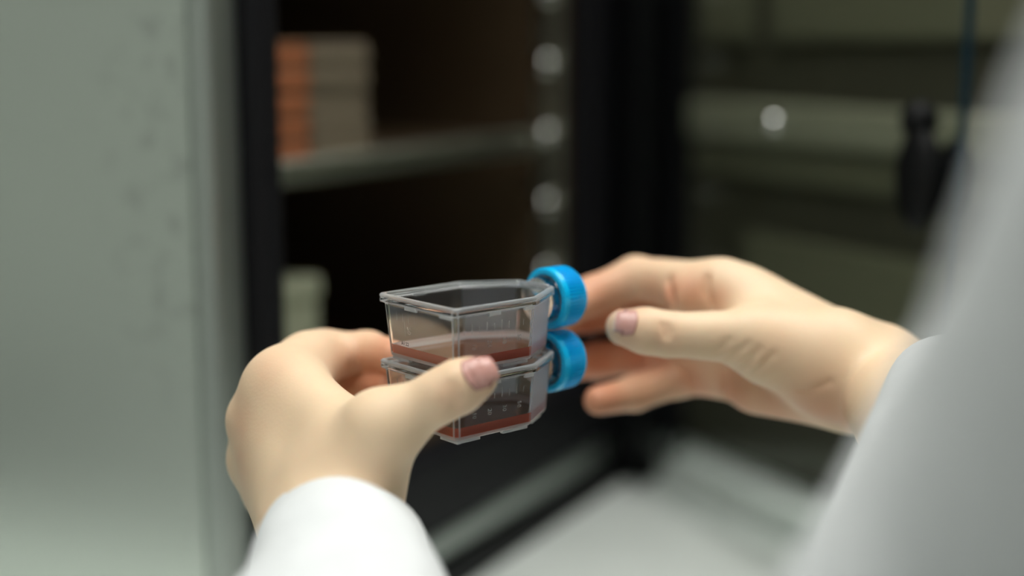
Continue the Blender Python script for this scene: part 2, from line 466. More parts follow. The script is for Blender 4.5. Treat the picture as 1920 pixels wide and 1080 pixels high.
st = lathe([(-0.0080, 0.0), (-0.0076, 0.0028), (-0.006, 0.0048), (-0.0035, 0.0055), (-0.0022, 0.0055)], 20, 'y')
put_local('steel_button', st, gdoor, MT['steel_bright'], True).location = (0.207, 0.0, up(-0.047))

# solid outer door, opened behind the glass door
OA = math.radians(150.0)
oh = inc(0.500, -0.034)
odoor = thing('outer_door', 'thick outer incubator door swung open behind the glass door, dark ridged liner', 'door', (oh[0], oh[1], BZ), PI / 2 - OA)
DL, DT = 0.47, 0.055
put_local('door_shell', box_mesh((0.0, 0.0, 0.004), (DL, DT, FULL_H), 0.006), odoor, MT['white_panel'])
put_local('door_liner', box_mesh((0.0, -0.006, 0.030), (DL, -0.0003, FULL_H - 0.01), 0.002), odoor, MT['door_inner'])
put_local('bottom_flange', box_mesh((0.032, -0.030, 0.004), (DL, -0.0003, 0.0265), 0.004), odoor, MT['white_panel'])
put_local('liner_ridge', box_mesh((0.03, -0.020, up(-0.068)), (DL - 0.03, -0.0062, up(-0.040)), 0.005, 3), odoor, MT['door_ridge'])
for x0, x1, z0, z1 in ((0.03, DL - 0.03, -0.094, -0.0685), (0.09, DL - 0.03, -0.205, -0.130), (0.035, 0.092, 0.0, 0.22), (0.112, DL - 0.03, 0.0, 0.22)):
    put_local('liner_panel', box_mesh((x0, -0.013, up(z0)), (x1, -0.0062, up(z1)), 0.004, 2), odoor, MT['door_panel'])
put_local('hinge_cover', box_mesh((-0.014, -0.005, 0.004), (-0.0003, DT, FULL_H), 0.003), odoor, MT['black_plastic'])
put_local('door_gasket', box_mesh((-0.004, -0.018, 0.030), (0.022, -0.0062, FULL_H - 0.02), 0.004, 3), odoor, MT['rubber'])

# two cabinets by the left wall, mirrored softly in the steel side panel
def cabinet(label, x, y0, y1, h, m, nd, drawer_m=None):
    t = thing('cabinet', label, 'cabinet', (x, (y0 + y1) / 2, 0.0))
    w = (y1 - y0) / 2
    dz = h - 0.24 if drawer_m else h
    put_local('cabinet_body', box_mesh((-0.22, -w, 0.06), (0.2, w, h), 0.004), t, m)
    put_local('plinth', box_mesh((-0.20, -w + 0.02, 0.0), (0.17, w - 0.02, 0.0598)), t, MT['black_plastic'])
    dw = 2 * w / nd
    for k in range(nd):
        y_a, y_b = -w + k * dw + 0.004, -w + (k + 1) * dw - 0.004
        d = put_local('door', box_mesh((0.2005, y_a, 0.07), (0.218, y_b, dz - 0.01), 0.003), t, m)
        put_local('handle', box_mesh((0.2185, y_b - 0.06, dz - 0.25), (0.232, y_b - 0.045, dz - 0.10), 0.004), d, MT['steel_bright'])
        if drawer_m:
            d = put_local('drawer', box_mesh((0.2005, y_a, dz), (0.222, y_b, h - 0.01), 0.003), t, drawer_m)
            put_local('handle', box_mesh((0.2225, (y_a + y_b) / 2 - 0.07, dz + 0.14), (0.236, (y_a + y_b) / 2 + 0.07, dz + 0.155), 0.004), d, MT['steel_bright'])
cabinet('low cabinet with black drawers over white doors against the left wall', RX0 + 0.24, 0.16, 1.50, 0.72, MT['white_panel'], 3, MT['cabinet_dark'])
cabinet('low plain white cabinet against the left wall', RX0 + 0.24, -1.50, 0.12, 0.70, MT['white_panel'], 3)

# ------------------------------------------------------------------ the culture flasks
FL, FC, FW, FN, FH = 0.0367, 0.0194, 0.0430, 0.0190, 0.0236
UV = np.array([0.7518, 0.6446, 0.1242])
u_w = cw(*UV); u_w = u_w - np.array([0, 0, ZC])
FLASK_ROT = math.atan2(u_w[1], u_w[0])
TOP_REF = cw(-0.0331, 0.4839, -0.0044)         # middle of the rear rim edge of the upper flask

def outline(off, rad, n=4):
    """flask plan, inset by off, corners rounded; counter-clockwise"""
    P = [(0, -FW / 2), (FL, -FW / 2), (FL + FC, -FN / 2), (FL + FC, FN / 2), (FL, FW / 2), (0, FW / 2)]
    m = len(P)
    Q = []
    for i in range(m):
        a, b, c = np.array(P[i - 1]), np.array(P[i]), np.array(P[(i + 1) % m])
        d1 = (b - a) / np.linalg.norm(b - a); d2 = (c - b) / np.linalg.norm(c - b)
        n1 = np.array([-d1[1], d1[0]]); n2 = np.array([-d2[1], d2[0]])
        A = np.array([n1, n2]); rhs = np.array([n1 @ a + off, n2 @ b + off])
        Q.append(np.linalg.solve(A, rhs))
    out = []
    for i in range(m):
        a, b, c = Q[i - 1], Q[i], Q[(i + 1) % m]
        d1 = (b - a) / np.linalg.norm(b - a); d2 = (c - b) / np.linalg.norm(c - b)
        ang = math.acos(np.clip(d1 @ d2, -1, 1)); t = rad * math.tan(ang / 2)
        p1, p2 = b - d1 * t, b + d2 * t
        nrm = np.array([-d1[1], d1[0]]); ctr = p1 + nrm * rad
        a0 = math.atan2(*(p1 - ctr)[::-1])
        for k in range(n + 1):
            an = a0 + ang * k / n
            out.append((ctr[0] + rad * math.cos(an), ctr[1] + rad * math.sin(an)))
    return out

def rings_mesh(rings, cap_first=True, cap_last=True, flip=False, base=0):
    vs, fs = [], []
    n = len(rings[0])
    for r in rings: vs += r
    for i in range(len(rings) - 1):
        for k in range(n):
            f = (base + i * n + k, base + i * n + (k + 1) % n, base + (i + 1) * n + (k + 1) % n, base + (i + 1) * n + k)
            fs.append(f[::-1] if flip else f)
    if cap_first:
        f = tuple(base + k for k in range(n)); fs.append(f if flip else f[::-1])
    if cap_last:
        f = tuple(base + (len(rings) - 1) * n + k for k in range(n)); fs.append(f[::-1] if flip else f)
    return vs, fs

mm = 0.001
def ring(off, z, rad):
    return [(x, y, z * mm) for x, y in outline(off * mm, rad * mm)]
ZB, ZT = 1.0, 23.6                              # wall foot, rim top (mm above the feet)
LIQ = 3.5
outer = [ring(3.6, ZB, 1.4), ring(2.9, ZB + 0.5, 1.6), ring(2.6, ZB + 1.6, 1.8), ring(1.3, 19.6, 1.8), ring(1.2, 20.2, 1.8), ring(0.25, 20.6, 1.7), ring(0.0, 20.9, 1.7),
         ring(0.0, 22.0, 1.7), ring(0.30, 22.2, 1.6), ring(0.30, 22.35, 1.6), ring(0.0, 22.55, 1.7), ring(0.0, 23.2, 1.7), ring(0.35, ZT, 1.6), ring(1.3, ZT, 1.3), ring(1.6, 23.2, 1.2), ring(1.7, 22.6, 1.2)]
inner_hi = [ring(3.45, LIQ + 2.2, 1.2), ring(2.5, 20.2, 1.2), ring(2.7, 20.9, 1.2), ring(3.2, 21.1, 1.0)]
v1, f1 = rings_mesh(outer)
v2, f2 = rings_mesh(inner_hi, cap_first=False, cap_last=True, flip=True, base=len(v1))
flask_me = mesh_from(v1 + v2, f1 + f2)
# the liquid: wall contact, then a curved-up edge, then the flat top
lo_rings = [ring(4.6, 1.9, 0.8), ring(4.0, 2.1, 1.1), ring(3.8, 2.6, 1.2), ring(3.45, LIQ + 2.2, 1.2)]
MEN = ((0.0, 2.2), (0.12, 1.75), (0.35, 1.32), (0.7, 0.95), (1.2, 0.64), (1.9, 0.38), (2.8, 0.18), (3.8, 0.06), (4.8, 0.0))
top_rings = [ring(3.45 + o_, LIQ + z_, max(0.5, 1.2 - o_ * 0.3)) for o_, z_ in MEN]
v3, f3 = rings_mesh(lo_rings, cap_first=True, cap_last=False)
v4, f4 = rings_mesh(top_rings, cap_first=False, cap_last=True, base=len(v3))
medium_me = mesh_from(v3 + v4, f3 + f4)
for k in ('medium_side', 'medium_top', 'medium_edge_glint'): medium_me.materials.append(MT[k])
MT['medium_floor_glint'] = veil('floor_painted_glint', (1, 1, 1), (0.98, 0.42, 0.22), 0.55, 0.0, 1.335 / 1.55)  # orange glint under the liquid, put into the floor colour
add_absorption(MT['medium_floor_glint'], (0.95, 0.25, 0.15), 34.0)
medium_me.materials.append(MT['medium_floor_glint'])
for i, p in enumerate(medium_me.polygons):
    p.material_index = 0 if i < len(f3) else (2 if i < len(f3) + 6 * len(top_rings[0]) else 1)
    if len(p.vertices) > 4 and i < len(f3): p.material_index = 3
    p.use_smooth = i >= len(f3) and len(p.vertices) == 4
bm = bmesh.new(); bm.from_mesh(medium_me); bmesh.ops.remove_doubles(bm, verts=bm.verts[:], dist=1e-7); bm.to_mesh(medium_me); bm.free()
# feet: short rails under the floor and rim lugs
def rail_on(side, t0, t1, z0, z1, o0, o1):
    """small bar hugging one edge of the plan between fractions t0..t1"""
    P = [np.array(p) for p in ((0, -FW / 2), (FL, -FW / 2), (FL + FC, -FN / 2), (FL + FC, FN / 2), (FL, FW / 2), (0, FW / 2))]
    a, b = P[side], P[(side + 1) % 6]
    d = (b - a) / np.linalg.norm(b - a); n = np.array([-d[1], d[0]])
    q = [a + (b - a) * t0 + n * o0 * mm, a + (b - a) * t1 + n * o0 * mm, a + (b - a) * t1 + n * o1 * mm, a + (b - a) * t0 + n * o1 * mm]
    vs = [(x, y, z0 * mm) for x, y in q] + [(x, y, z1 * mm) for x, y in q]
    return vs, [(3, 2, 1, 0), (4, 5, 6, 7), (0, 1, 5, 4), (1, 2, 6, 5), (2, 3, 7, 6), (3, 0, 4, 7)]
foot_defs = [(0, 0.12, 0.38), (0, 0.66, 0.97), (5, 0.08, 0.30), (5, 0.70, 0.92), (4, 0.03, 0.34), (4, 0.62, 0.88), (1, 0.3, 0.8), (3, 0.3, 0.8)]
foot_mes = [mesh_from(*rail_on(s, a, b, 0.0, ZB - 0.01, 3.7, 5.2)) for s, a, b in foot_defs]
lug_defs = [(0, 0.42, 0.56), (5, 0.35, 0.50), (4, 0.45, 0.6), (0, 0.86, 0.97), (5, 0.80, 0.95)]
lug_mes = [mesh_from(*rail_on(s, a, b, 19.4, 20.75, 0.35, 1.15)) for s, a, b in lug_defs]
# bright corner lines: refracted light painted as milky strips on the body faces
neck_z = FH - 0.0064
neck_me = lathe([(0.0, 0.0082), (0.0035, 0.0082), (0.0036, 0.0090), (0.0046, 0.0090), (0.0047, 0.0078), (0.0125, 0.0078), (0.0125, 0.0062), (0.0, 0.0062), (0.0, 0.0082)], 40, 'x')
# screw cap: 56 grip ribs
NR = 56
def cap_mod(h, r, k):
    if 0.0026 < h < 0.0108 and r > 0.0105:
        return r - (0.00080 if (k % 4) in (0, 1) else 0.0)
    return r
cap_prof = [(0.0105, 0.0), (0.0100, 0.0084), (0.0006, 0.0088), (0.0, 0.0094), (0.0, 0.0109), (0.0005, 0.01145), (0.0024, 0.01150), (0.0028, 0.01150), (0.0104, 0.01130), (0.0112, 0.01085), (0.0121, 0.0102), (0.0124, 0.0090), (0.0124, 0.0)]
cap_me = lathe(cap_prof, NR * 4, 'x', cap_mod)
cap_me.polygons.foreach_set('use_smooth', [True] * len(cap_me.polygons))
cap_me.set_sharp_from_angle(angle=math.radians(28))

def text_mesh(s, size, depth):
    cu = bpy.data.curves.new('txt', 'FONT'); cu.body = s; cu.size = size; cu.extrude = depth
    cu.align_x = 'CENTER'; cu.align_y = 'CENTER'; cu.resolution_u = 2
    o = bpy.data.objects.new('txt', cu); sc.collection.objects.link(o)
    dg = bpy.context.evaluated_depsgraph_get(); dg.update()
    me = bpy.data.meshes.new_from_object(o.evaluated_get(dg))
    bpy.data.objects.remove(o); bpy.data.curves.remove(cu)
    return me
def xf(me, M):
    me = me.copy(); me.transform(M); return me
# side wall frame: x along the long side, y up the wall, z out of the wall (towards the lens side y<0)
def wall_off(z): return (2.6 - (z - 2.6) / 17.0 * 1.3) * mm
def side_M(x, z, roll=0.0, out=0.0):           # near long side
    return Matrix.Translation((x, -FW / 2 + wall_off(z) - out, z * mm)) @ Matrix.Rotation(PI / 2 + math.atan(1.3 / 17), 4, 'X') @ Matrix.Rotation(roll, 4, 'Z')
def end_M(y, z, roll=0.0, out=0.0):            # rear end, facing -x
    return Matrix.Translation((wall_off(z) - out, y, z * mm)) @ Matrix.Rotation(-PI / 2, 4, 'Z') @ Matrix.Rotation(PI / 2 + math.atan(1.3 / 17), 4, 'X') @ Matrix.Rotation(roll, 4, 'Z')
marks = []
for k in range(9):
    x = 0.0055 + 0.0033 * k
    long_ = k % 2 == 1
    L_ = 3.2 if long_ else 2.2
    marks.append(('graduation_mark', xf(box_mesh((-0.00009, -L_ / 2 * mm, -0.00002), (0.00009, L_ / 2 * mm, 0.00006)), side_M(x, 15.2 + (0.5 if long_ else 0), 0, 0.00002)), 'frost'))
for s_, x, z in (('10', 0.0100, 9.3), ('20', 0.0168, 9.5), ('30', 0.0235, 9.7), ('50', 0.0302, 9.9)):
    marks.append(('moulded_number', xf(text_mesh(s_, 0.0025, 0.00004), side_M(x, z, -PI / 2, 0.00003)), 'frost'))
for k in range(4):
    marks.append(('graduation_mark', xf(box_mesh((-0.00009, -0.0016, -0.00002), (0.00009, 0.0016, 0.00006)), end_M(0.0125 - 0.0034 * k, 16.4, 0, 0.00002)), 'frost'))
marks.append(('moulded_number', xf(text_mesh('50', 0.0030, 0.00004), end_M(0.0060, 12.0, -PI / 2, 0.00003)), 'frost'))
marks.append(('moulded_mark', xf(box_mesh((-0.0001, -0.0035, -0.00002), (0.0001, 0.0035, 0.00006)), end_M(0.0082, 13.0, 0, 0.00002)), 'frost'))
marks.append(('printed_code', xf(text_mesh('A1:22', 0.0018, 0.00001), end_M(0.0088, 6.9, 0, 0.00003)), 'ink'))

def flask(label, z_drop):
    t = thing('culture_flask', label, 'flask', tuple(TOP_REF - np.array([0, 0, FH + z_drop])), FLASK_ROT, 'stacked culture flasks')
    put_local('flask_body', flask_me, t)
    put_local('growth_medium', medium_me, t)['label'] = 'shallow red liquid medium'
    nk = put_local('neck', neck_me, t); nk.location = (FL + FC + 0.0002, 0, neck_z)
    c = put_local('screw_cap', cap_me, t); c.location = (0.0598, 0, neck_z); c['label'] = 'bright blue ribbed screw cap'
    for f in foot_mes: put_local('foot', f, t)
    for f in lug_mes: put_local('rim_lug', f, t)
    for n_, me, k in marks: put_local(n_, me, t)
    return t
for me in (flask_me, neck_me): me.materials.append(MT['polystyrene'])
for me in (*foot_mes, *lug_mes): me.materials.append(MT['rim'])
flask_me.materials.append(MT['rim']); flask_me.materials.append(MT['frosted'])
nr_ = len(outer[0])
for i, p in enumerate(flask_me.polygons):
    if i < nr_ * (len(outer) - 1):
        ri, k = divmod(i, nr_)
        if ri in (4, 5, 8, 10, 11, 12) or ri <= 1 or (k % 5) in (0, 3): p.material_index = 1  # corner strips: milky plastic in place of bright refracted lines
        elif 1 <= ri <= 3 and k % 5 == 4 and k // 5 in (1, 3): p.material_index = 2
cap_me.materials.append(MT['cap'])
for n_, me, k in marks: me.materials.clear(); me.materials.append(MT[k])
f_top = flask('upper clear plastic culture flask with red medium, on top of the other flask', 0.0)
f_low = flask('lower clear plastic culture flask with red medium, crossed by the left thumb', FH + 0.0002)

# ------------------------------------------------------------------ the person: hands grown as one smooth surface each
def rcone(p, a, b, ra, rb):
    ab = b - a
    L2 = ab @ ab
    pa = p - a
    h = np.clip((pa @ ab) / L2, 0, 1)
    d = np.sqrt(((pa - h[:, None] * ab) ** 2).sum(1))
    return d - (ra + (rb - ra) * h)
def smin(a, b, k):
    h = np.maximum(k - np.abs(a - b), 0) / k
    return np.minimum(a, b) - h * h * k * 0.25
def smax(a, b, k): return -smin(-a, -b, k)

class Hand:
    def __init__(self):
        self.palm, self.fingers, self.cuts, self.pinks, self.nails = [], [], [], [], []
    def p(self, a, b, ra, rb, k=0.010): self.palm.append((a, b, ra * mm, rb * mm, k))
    def finger(self, pts, rad, k=0.007, bulge=None):
        self.fingers.append((pts, [r * mm for r in rad], k, bulge or []))
    def cut(self, a, b, r, k=0.0015): self.cuts.append((a, b, r * mm, k))
    def sdf(self, P):
        d = None
        for a, b, ra, rb, k in self.palm:
            e = rcone(P, a, b, ra, rb)
            d = e if d is None else smin(d, e, k)
        out = d.copy()
        for pts, rad, k, bulge in self.fingers:
            f = None
            for i in range(len(pts) - 1):
                e = rcone(P, pts[i], pts[i + 1], rad[i], rad[i + 1])
                f = e if f is None else smin(f, e, 0.003)
            for c, r in bulge:
                e = np.sqrt(((P - c) ** 2).sum(1)) - r * mm
                f = smin(f, e, 0.006)
            out = smin(out, smin(d, f, k), 0.0012)
        for a, b, r, k in self.cuts:
            out = smax(out, -rcone(P, a, b, r, r), k)
        return out
    def bounds(self):
        pts = [q for a, b, ra, rb, k in self.palm for q in (a, b)] + [q for f in self.fingers for q in f[0]]
        pts = np.array(pts)
        return pts.min(0) - 0.034, pts.max(0) + 0.034

def surface_nets(fn, lo, hi, h):
    n = np.ceil((hi - lo) / h).astype(int) + 2
    n = (np.ceil(n / 4) * 4 + 1).astype(int)
    ax = [lo[i] + h * np.arange(n[i]) for i in range(3)]
    # coarse pass
    nc = (n - 1) // 4 + 1
    C = np.stack(np.meshgrid(*[lo[i] + 4 * h * np.arange(nc[i]) for i in range(3)], indexing='ij'), -1).reshape(-1, 3)
    dc = fn(C).reshape(nc)
    D = np.repeat(np.repeat(np.repeat(dc, 4, 0), 4, 1), 4, 2)[:n[0], :n[1], :n[2]].copy()
    msk = np.abs(D) < 4 * h * 1.75 + 0.002
    idx = np.argwhere(msk)
    out = np.empty(len(idx))
    for s in range(0, len(idx), 200000):
        q = idx[s:s + 200000]
        out[s:s + 200000] = fn(lo + h * q)
    D[msk] = out
    S = D < 0
    # cells crossed by the surface
    cnt = np.zeros(np.array(S.shape) - 1, int)
    for dx in (0, 1):
        for dy in (0, 1):
            for dz in (0, 1):
                cnt += S[dx:S.shape[0] - 1 + dx, dy:S.shape[1] - 1 + dy, dz:S.shape[2] - 1 + dz]
    act = (cnt > 0) & (cnt < 8)
    cid = -np.ones(act.shape, int)
    cells = np.argwhere(act)
    cid[act] = np.arange(len(cells))
    acc = np.zeros((len(cells), 3)); num = np.zeros(len(cells))
    corners = [(0, 0, 0), (1, 0, 0), (0, 1, 0), (1, 1, 0), (0, 0, 1), (1, 0, 1), (0, 1, 1), (1, 1, 1)]
    edges = [(a, b) for a in range(8) for b in range(a + 1, 8) if sum(abs(corners[a][i] - corners[b][i]) for i in range(3)) == 1]
    for a, b in edges:
        ca, cb = np.array(corners[a]), np.array(corners[b])
        da = D[tuple((cells + ca).T)]; db = D[tuple((cells + cb).T)]
        x = (da < 0) != (db < 0)
        t = np.where(x, da / np.where(x, da - db, 1), 0)
        acc[x] += (ca + t[:, None] * (cb - ca))[x]; num[x] += 1
    V = lo + h * (cells + acc / num[:, None])
    Fs = []
    for axis in range(3):
        A = np.moveaxis(S, axis, 0); Ci = np.moveaxis(cid, axis, 0)
        e = A[:-1] != A[1:]
        e[:, 0, :] = e[:, -1, :] = False; e[:, :, 0] = e[:, :, -1] = False
        q = np.argwhere(e)
        i, j, k = q.T
        f = np.stack([Ci[i, j - 1, k - 1], Ci[i, j, k - 1], Ci[i, j, k], Ci[i, j - 1, k]], 1)
        inside_first = A[i, j, k]
        flip = inside_first if axis != 1 else ~inside_first
        f[~flip] = f[~flip][:, ::-1]
        Fs.append(f)
    F = np.concatenate(Fs)
    F = F[(F >= 0).all(1)]
    return V, F

def relax(V, F, it=2, lam=0.5):
    E = np.concatenate([F[:, [0, 1]], F[:, [1, 2]], F[:, [2, 3]], F[:, [3, 0]]])
    for _ in range(it):
        s = np.zeros_like(V); c = np.zeros(len(V))
        for a, b in ((0, 1), (1, 0)):
            np.add.at(s, E[:, a], V[E[:, b]]); np.add.at(c, E[:, a], 1)
        V = V + lam * (s / c[:, None] - V)
    return V

def lerp(a, b, t): return a + (b - a) * t

def surf(hand, px, py, f0=0.42, f1=0.66):
    """first skin point met along one line of sight"""
    a = H(px, py, f0); b = H(px, py, f1); n = 480
    P = a + (b - a) * np.linspace(0, 1, n)[:, None]
    d = hand.sdf(P)
    i = int(np.argmax(d < 0)) if (d < 0).any() else int(np.argmin(d))
    return P[i]
def crease(hand, pts, r, out=0.0003, k=0.0014):
    Q = [surf(hand, *p) for p in pts]
    for a, b in zip(Q[:-1], Q[1:]):
        da = a / 1.0 - np.array([0, 0, ZC]); da /= np.linalg.norm(da)
        hand.later.append((a - da * out, b - da * out, r * mm, k))

# ---- left hand: thumb across the front, fingers behind the flasks
LH = Hand(); LH.later = []
L_wr = H(622, 1000, 0.464); L_fa = H(668, 1290, 0.36)
L_mcp = [H(532, 727, 0.508), H(488, 787, 0.514), H(486, 862, 0.522), H(512, 922, 0.530)]
LH.p(L_fa, L_wr, 24, 20)
LH.p(H(600, 985, 0.470), L_mcp[0], 15, 10.8); LH.p(H(592, 985, 0.473), L_mcp[1], 15, 11); LH.p(H(590, 985, 0.478), L_mcp[2], 14, 10.5); LH.p(H(592, 985, 0.484), L_mcp[3], 14, 10)
LH.p(H(605, 900, 0.480), H(550, 770, 0.505), 14, 14)
# thenar mass and first web
t_cmc, t_mcp, t_ip, t_tip = H(650, 905, 0.468), H(714, 806, 0.459), H(823, 744, 0.4545), H(893, 708, 0.4545)
LH.p(L_wr, t_cmc, 18, 15.5); LH.p(t_cmc, t_mcp, 15.5, 12, 0.012)
LH.p(H(537, 723, 0.511), H(585, 681, 0.534), 9.6, 8.8, 0.012)
LH.p(H(560, 735, 0.497), H(645, 815, 0.475), 9.5, 11.5, 0.010)
LH.finger([t_cmc, t_mcp, t_ip, lerp(t_ip, t_tip, 0.55), t_tip], [14.5, 10.5, 8.2, 8.4, 7.0], 0.009)
LH.finger([L_mcp[0], H(572, 682, 0.530), H(612, 664, 0.545), H(690, 660, 0.546), H(738, 668, 0.531)], [10.6, 9.2, 8.8, 7.8, 6.6], 0.012)
LH.finger([L_mcp[1], H(590, 735, 0.556), H(680, 722, 0.552), H(730, 722, 0.536)], [10.5, 9.0, 8.0, 6.8], 0.007)
LH.finger([L_mcp[2], H(585, 800, 0.563), H(670, 782, 0.556), H(722, 778, 0.540)], [10.0, 8.6, 7.6, 6.5], 0.007)
LH.finger([L_mcp[3], H(585, 862, 0.563), H(655, 840, 0.560), H(705, 830, 0.548)], [9.0, 7.6, 6.8, 5.9], 0.007)
LH.pinks = [(t_tip, 0.011, 0.35), (surf(LH, 848, 735), 0.006, 0.28), (H(738, 668, 0.531), 0.016, 0.95), (H(725, 722, 0.536), 0.022, 1.0), (H(680, 722, 0.552), 0.020, 1.0),
            (H(690, 660, 0.54), 0.014, 0.45), (surf(LH, 505, 690), 0.012, 0.28), (surf(LH, 448, 790), 0.012, 0.32), (surf(LH, 450, 865), 0.012, 0.32), (H(600, 735, 0.552), 0.020, 0.95),
            (surf(LH, 860, 765), 0.007, 0.2), (surf(LH, 640, 665), 0.008, 0.25)]
crease(LH, [(838, 722), (848, 742), (853, 760)], 0.45)
crease(LH, [(846, 716), (857, 738), (861, 752)], 0.40)
crease(LH, [(868, 684), (884, 704), (893, 730)], 0.45, 0.0004)

# ---- right hand: reaching for the caps, palm towards the lens
RH = Hand(); RH.later = []
R_wr = H(1658, 726, 0.545); R_fa = H(1800, 870, 0.43)
R_mcp = [H(1350, 540, 0.566), H(1335, 598, 0.576), H(1338, 652, 0.582), H(1358, 698, 0.582)]
RH.p(R_fa, R_wr, 24, 17.5, 0.014)
RH.p(H(1628, 698, 0.548), R_mcp[0], 13, 10.5); RH.p(H(1615, 702, 0.553), R_mcp[1], 13, 10.5); RH.p(H(1600, 716, 0.556), R_mcp[2], 13, 10); RH.p(H(1600, 728, 0.554), R_mcp[3], 13, 9.5)
RH.p(H(1560, 732, 0.552), H(1420, 724, 0.568), 11.5, 9.5)
RH.p(H(1540, 648, 0.556), H(1400, 562, 0.567), 13, 11)
r_cmc, r_mcp, r_ip, r_tip = H(1560, 668, 0.536), H(1398, 632, 0.535), H(1252, 627, 0.535), H(1170, 614, 0.535)
RH.p(H(1615, 690, 0.545), r_cmc, 15, 14); RH.p(H(1662, 716, 0.541), H(1550, 700, 0.539), 15.5, 13.5, 0.014); RH.p(r_cmc, H(1440, 655, 0.537), 14.5, 12.5, 0.012)
RH.p(H(1440, 632, 0.545), H(1400, 586, 0.560), 11, 9, 0.012)
RH.finger([r_cmc, r_mcp, r_ip, lerp(r_ip, r_tip, 0.5), r_tip], [13.5, 10.4, 8.2, 8.4, 7.0], 0.008)
RH.finger([R_mcp[0], H(1192, 523, 0.592), H(1110, 555, 0.588), H(1050, 585, 0.574)], [10.2, 9.2, 8.0, 6.8], 0.007, [(H(1296, 552, 0.568), 10.5)])
RH.finger([R_mcp[1], H(1190, 582, 0.610), H(1100, 590, 0.606), H(1035, 602, 0.590)], [10.2, 8.8, 7.6, 6.6], 0.007)
RH.finger([R_mcp[2], H(1225, 662, 0.612), H(1120, 676, 0.606), H(1050, 688, 0.590)], [9.8, 8.4, 7.6, 6.5], 0.007)
RH.finger([R_mcp[3], H(1272, 710, 0.596), H(1190, 737, 0.590), H(1122, 751, 0.578)], [9.0, 7.8, 7.2, 6.0], 0.007)
RH.pinks = [(r_tip, 0.011, 0.5), (surf(RH, 1249, 620), 0.008, 0.30), (surf(RH, 1256, 548), 0.009, 0.95), (H(1122, 749, 0.578), 0.018, 1.0), (H(1190, 730, 0.59), 0.016, 0.8), (H(1110, 553, 0.584), 0.02, 0.85), (H(1100, 605, 0.6), 0.024, 1.0),
            (H(1100, 685, 0.6), 0.026, 1.0), (H(1200, 670, 0.6), 0.026, 0.95), (H(1210, 585, 0.6), 0.024, 0.95), (surf(RH, 1290, 550), 0.011, 0.75), (surf(RH, 1220, 545), 0.010, 0.6),
            (surf(RH, 1340, 560), 0.007, 0.6), (surf(RH, 1300, 715), 0.016, 0.85), (surf(RH, 1370, 735), 0.016, 0.8), (surf(RH, 1450, 765), 0.018, 0.65), (surf(RH, 1540, 770), 0.016, 0.7), (surf(RH, 1430, 660), 0.016, 0.15)]
# creases: thumb base, palm lines, finger joints
crease(RH, [(1354, 676), (1378, 664), (1402, 646)], 0.45, 0.0002, 0.0022)
crease(RH, [(1378, 692), (1402, 676), (1424, 656)], 0.45, 0.0002, 0.0022)
crease(RH, [(1330, 664), (1350, 655), (1370, 636)], 0.32, 0.0002, 0.002)
crease(RH, [(1405, 700), (1432, 684), (1450, 664)], 0.35, 0.0002, 0.002)
crease(RH, [(1500, 733), (1530, 728), (1556, 716)], 0.8, 0.0001)
crease(RH, [(1254, 524), (1256, 545), (1262, 570)], 1.62, -0.0002)
crease(RH, [(1326, 520), (1324, 545), (1334, 572)], 1.25, -0.0002)
crease(RH, [(1357, 700), (1360, 725), (1362, 748)], 1.50, -0.0002)
crease(RH, [(1288, 690), (1296, 712), (1300, 732)], 1.00, -0.0002)
crease(RH, [(1240, 608), (1246, 620), (1246, 634)], 0.50, -0.0002)
crease(RH, [(1251, 608), (1257, 622), (1256, 636)], 0.50, -0.0002)
LH.cuts += LH.later; RH.cuts += RH.later

def grow(hand, h):
    lo, hi = hand.bounds()
    V, F = surface_nets(hand.sdf, lo, hi, h)
    V = relax(V, F, 3)
    pink = np.zeros(len(V))
    for c, r, a in hand.pinks:
        pink = np.maximum(pink, a * np.exp(-((V - c) ** 2).sum(1) / (r * r)))
    return V, F, pink

VL, FLc, pkL = grow(LH, 0.0010)
VR, FRc, pkR = grow(RH, 0.0009)
body_me = bpy.data.meshes.new('body')
Vb = np.concatenate([VL, VR]); Fb = np.concatenate([FLc, FRc + len(VL)])
body_me.from_pydata(Vb.tolist(), [], Fb.tolist()); body_me.update()
att = body_me.attributes.new('pink', 'FLOAT', 'POINT')
att.data.foreach_set('value', np.concatenate([pkL, pkR]).astype(np.float32))
person = thing('person', 'person in a white lab coat holding two stacked culture flasks with both hands', 'person', (0.12, 0.30, 0.0))
body = put('body', body_me, person, MT['skin'], True)

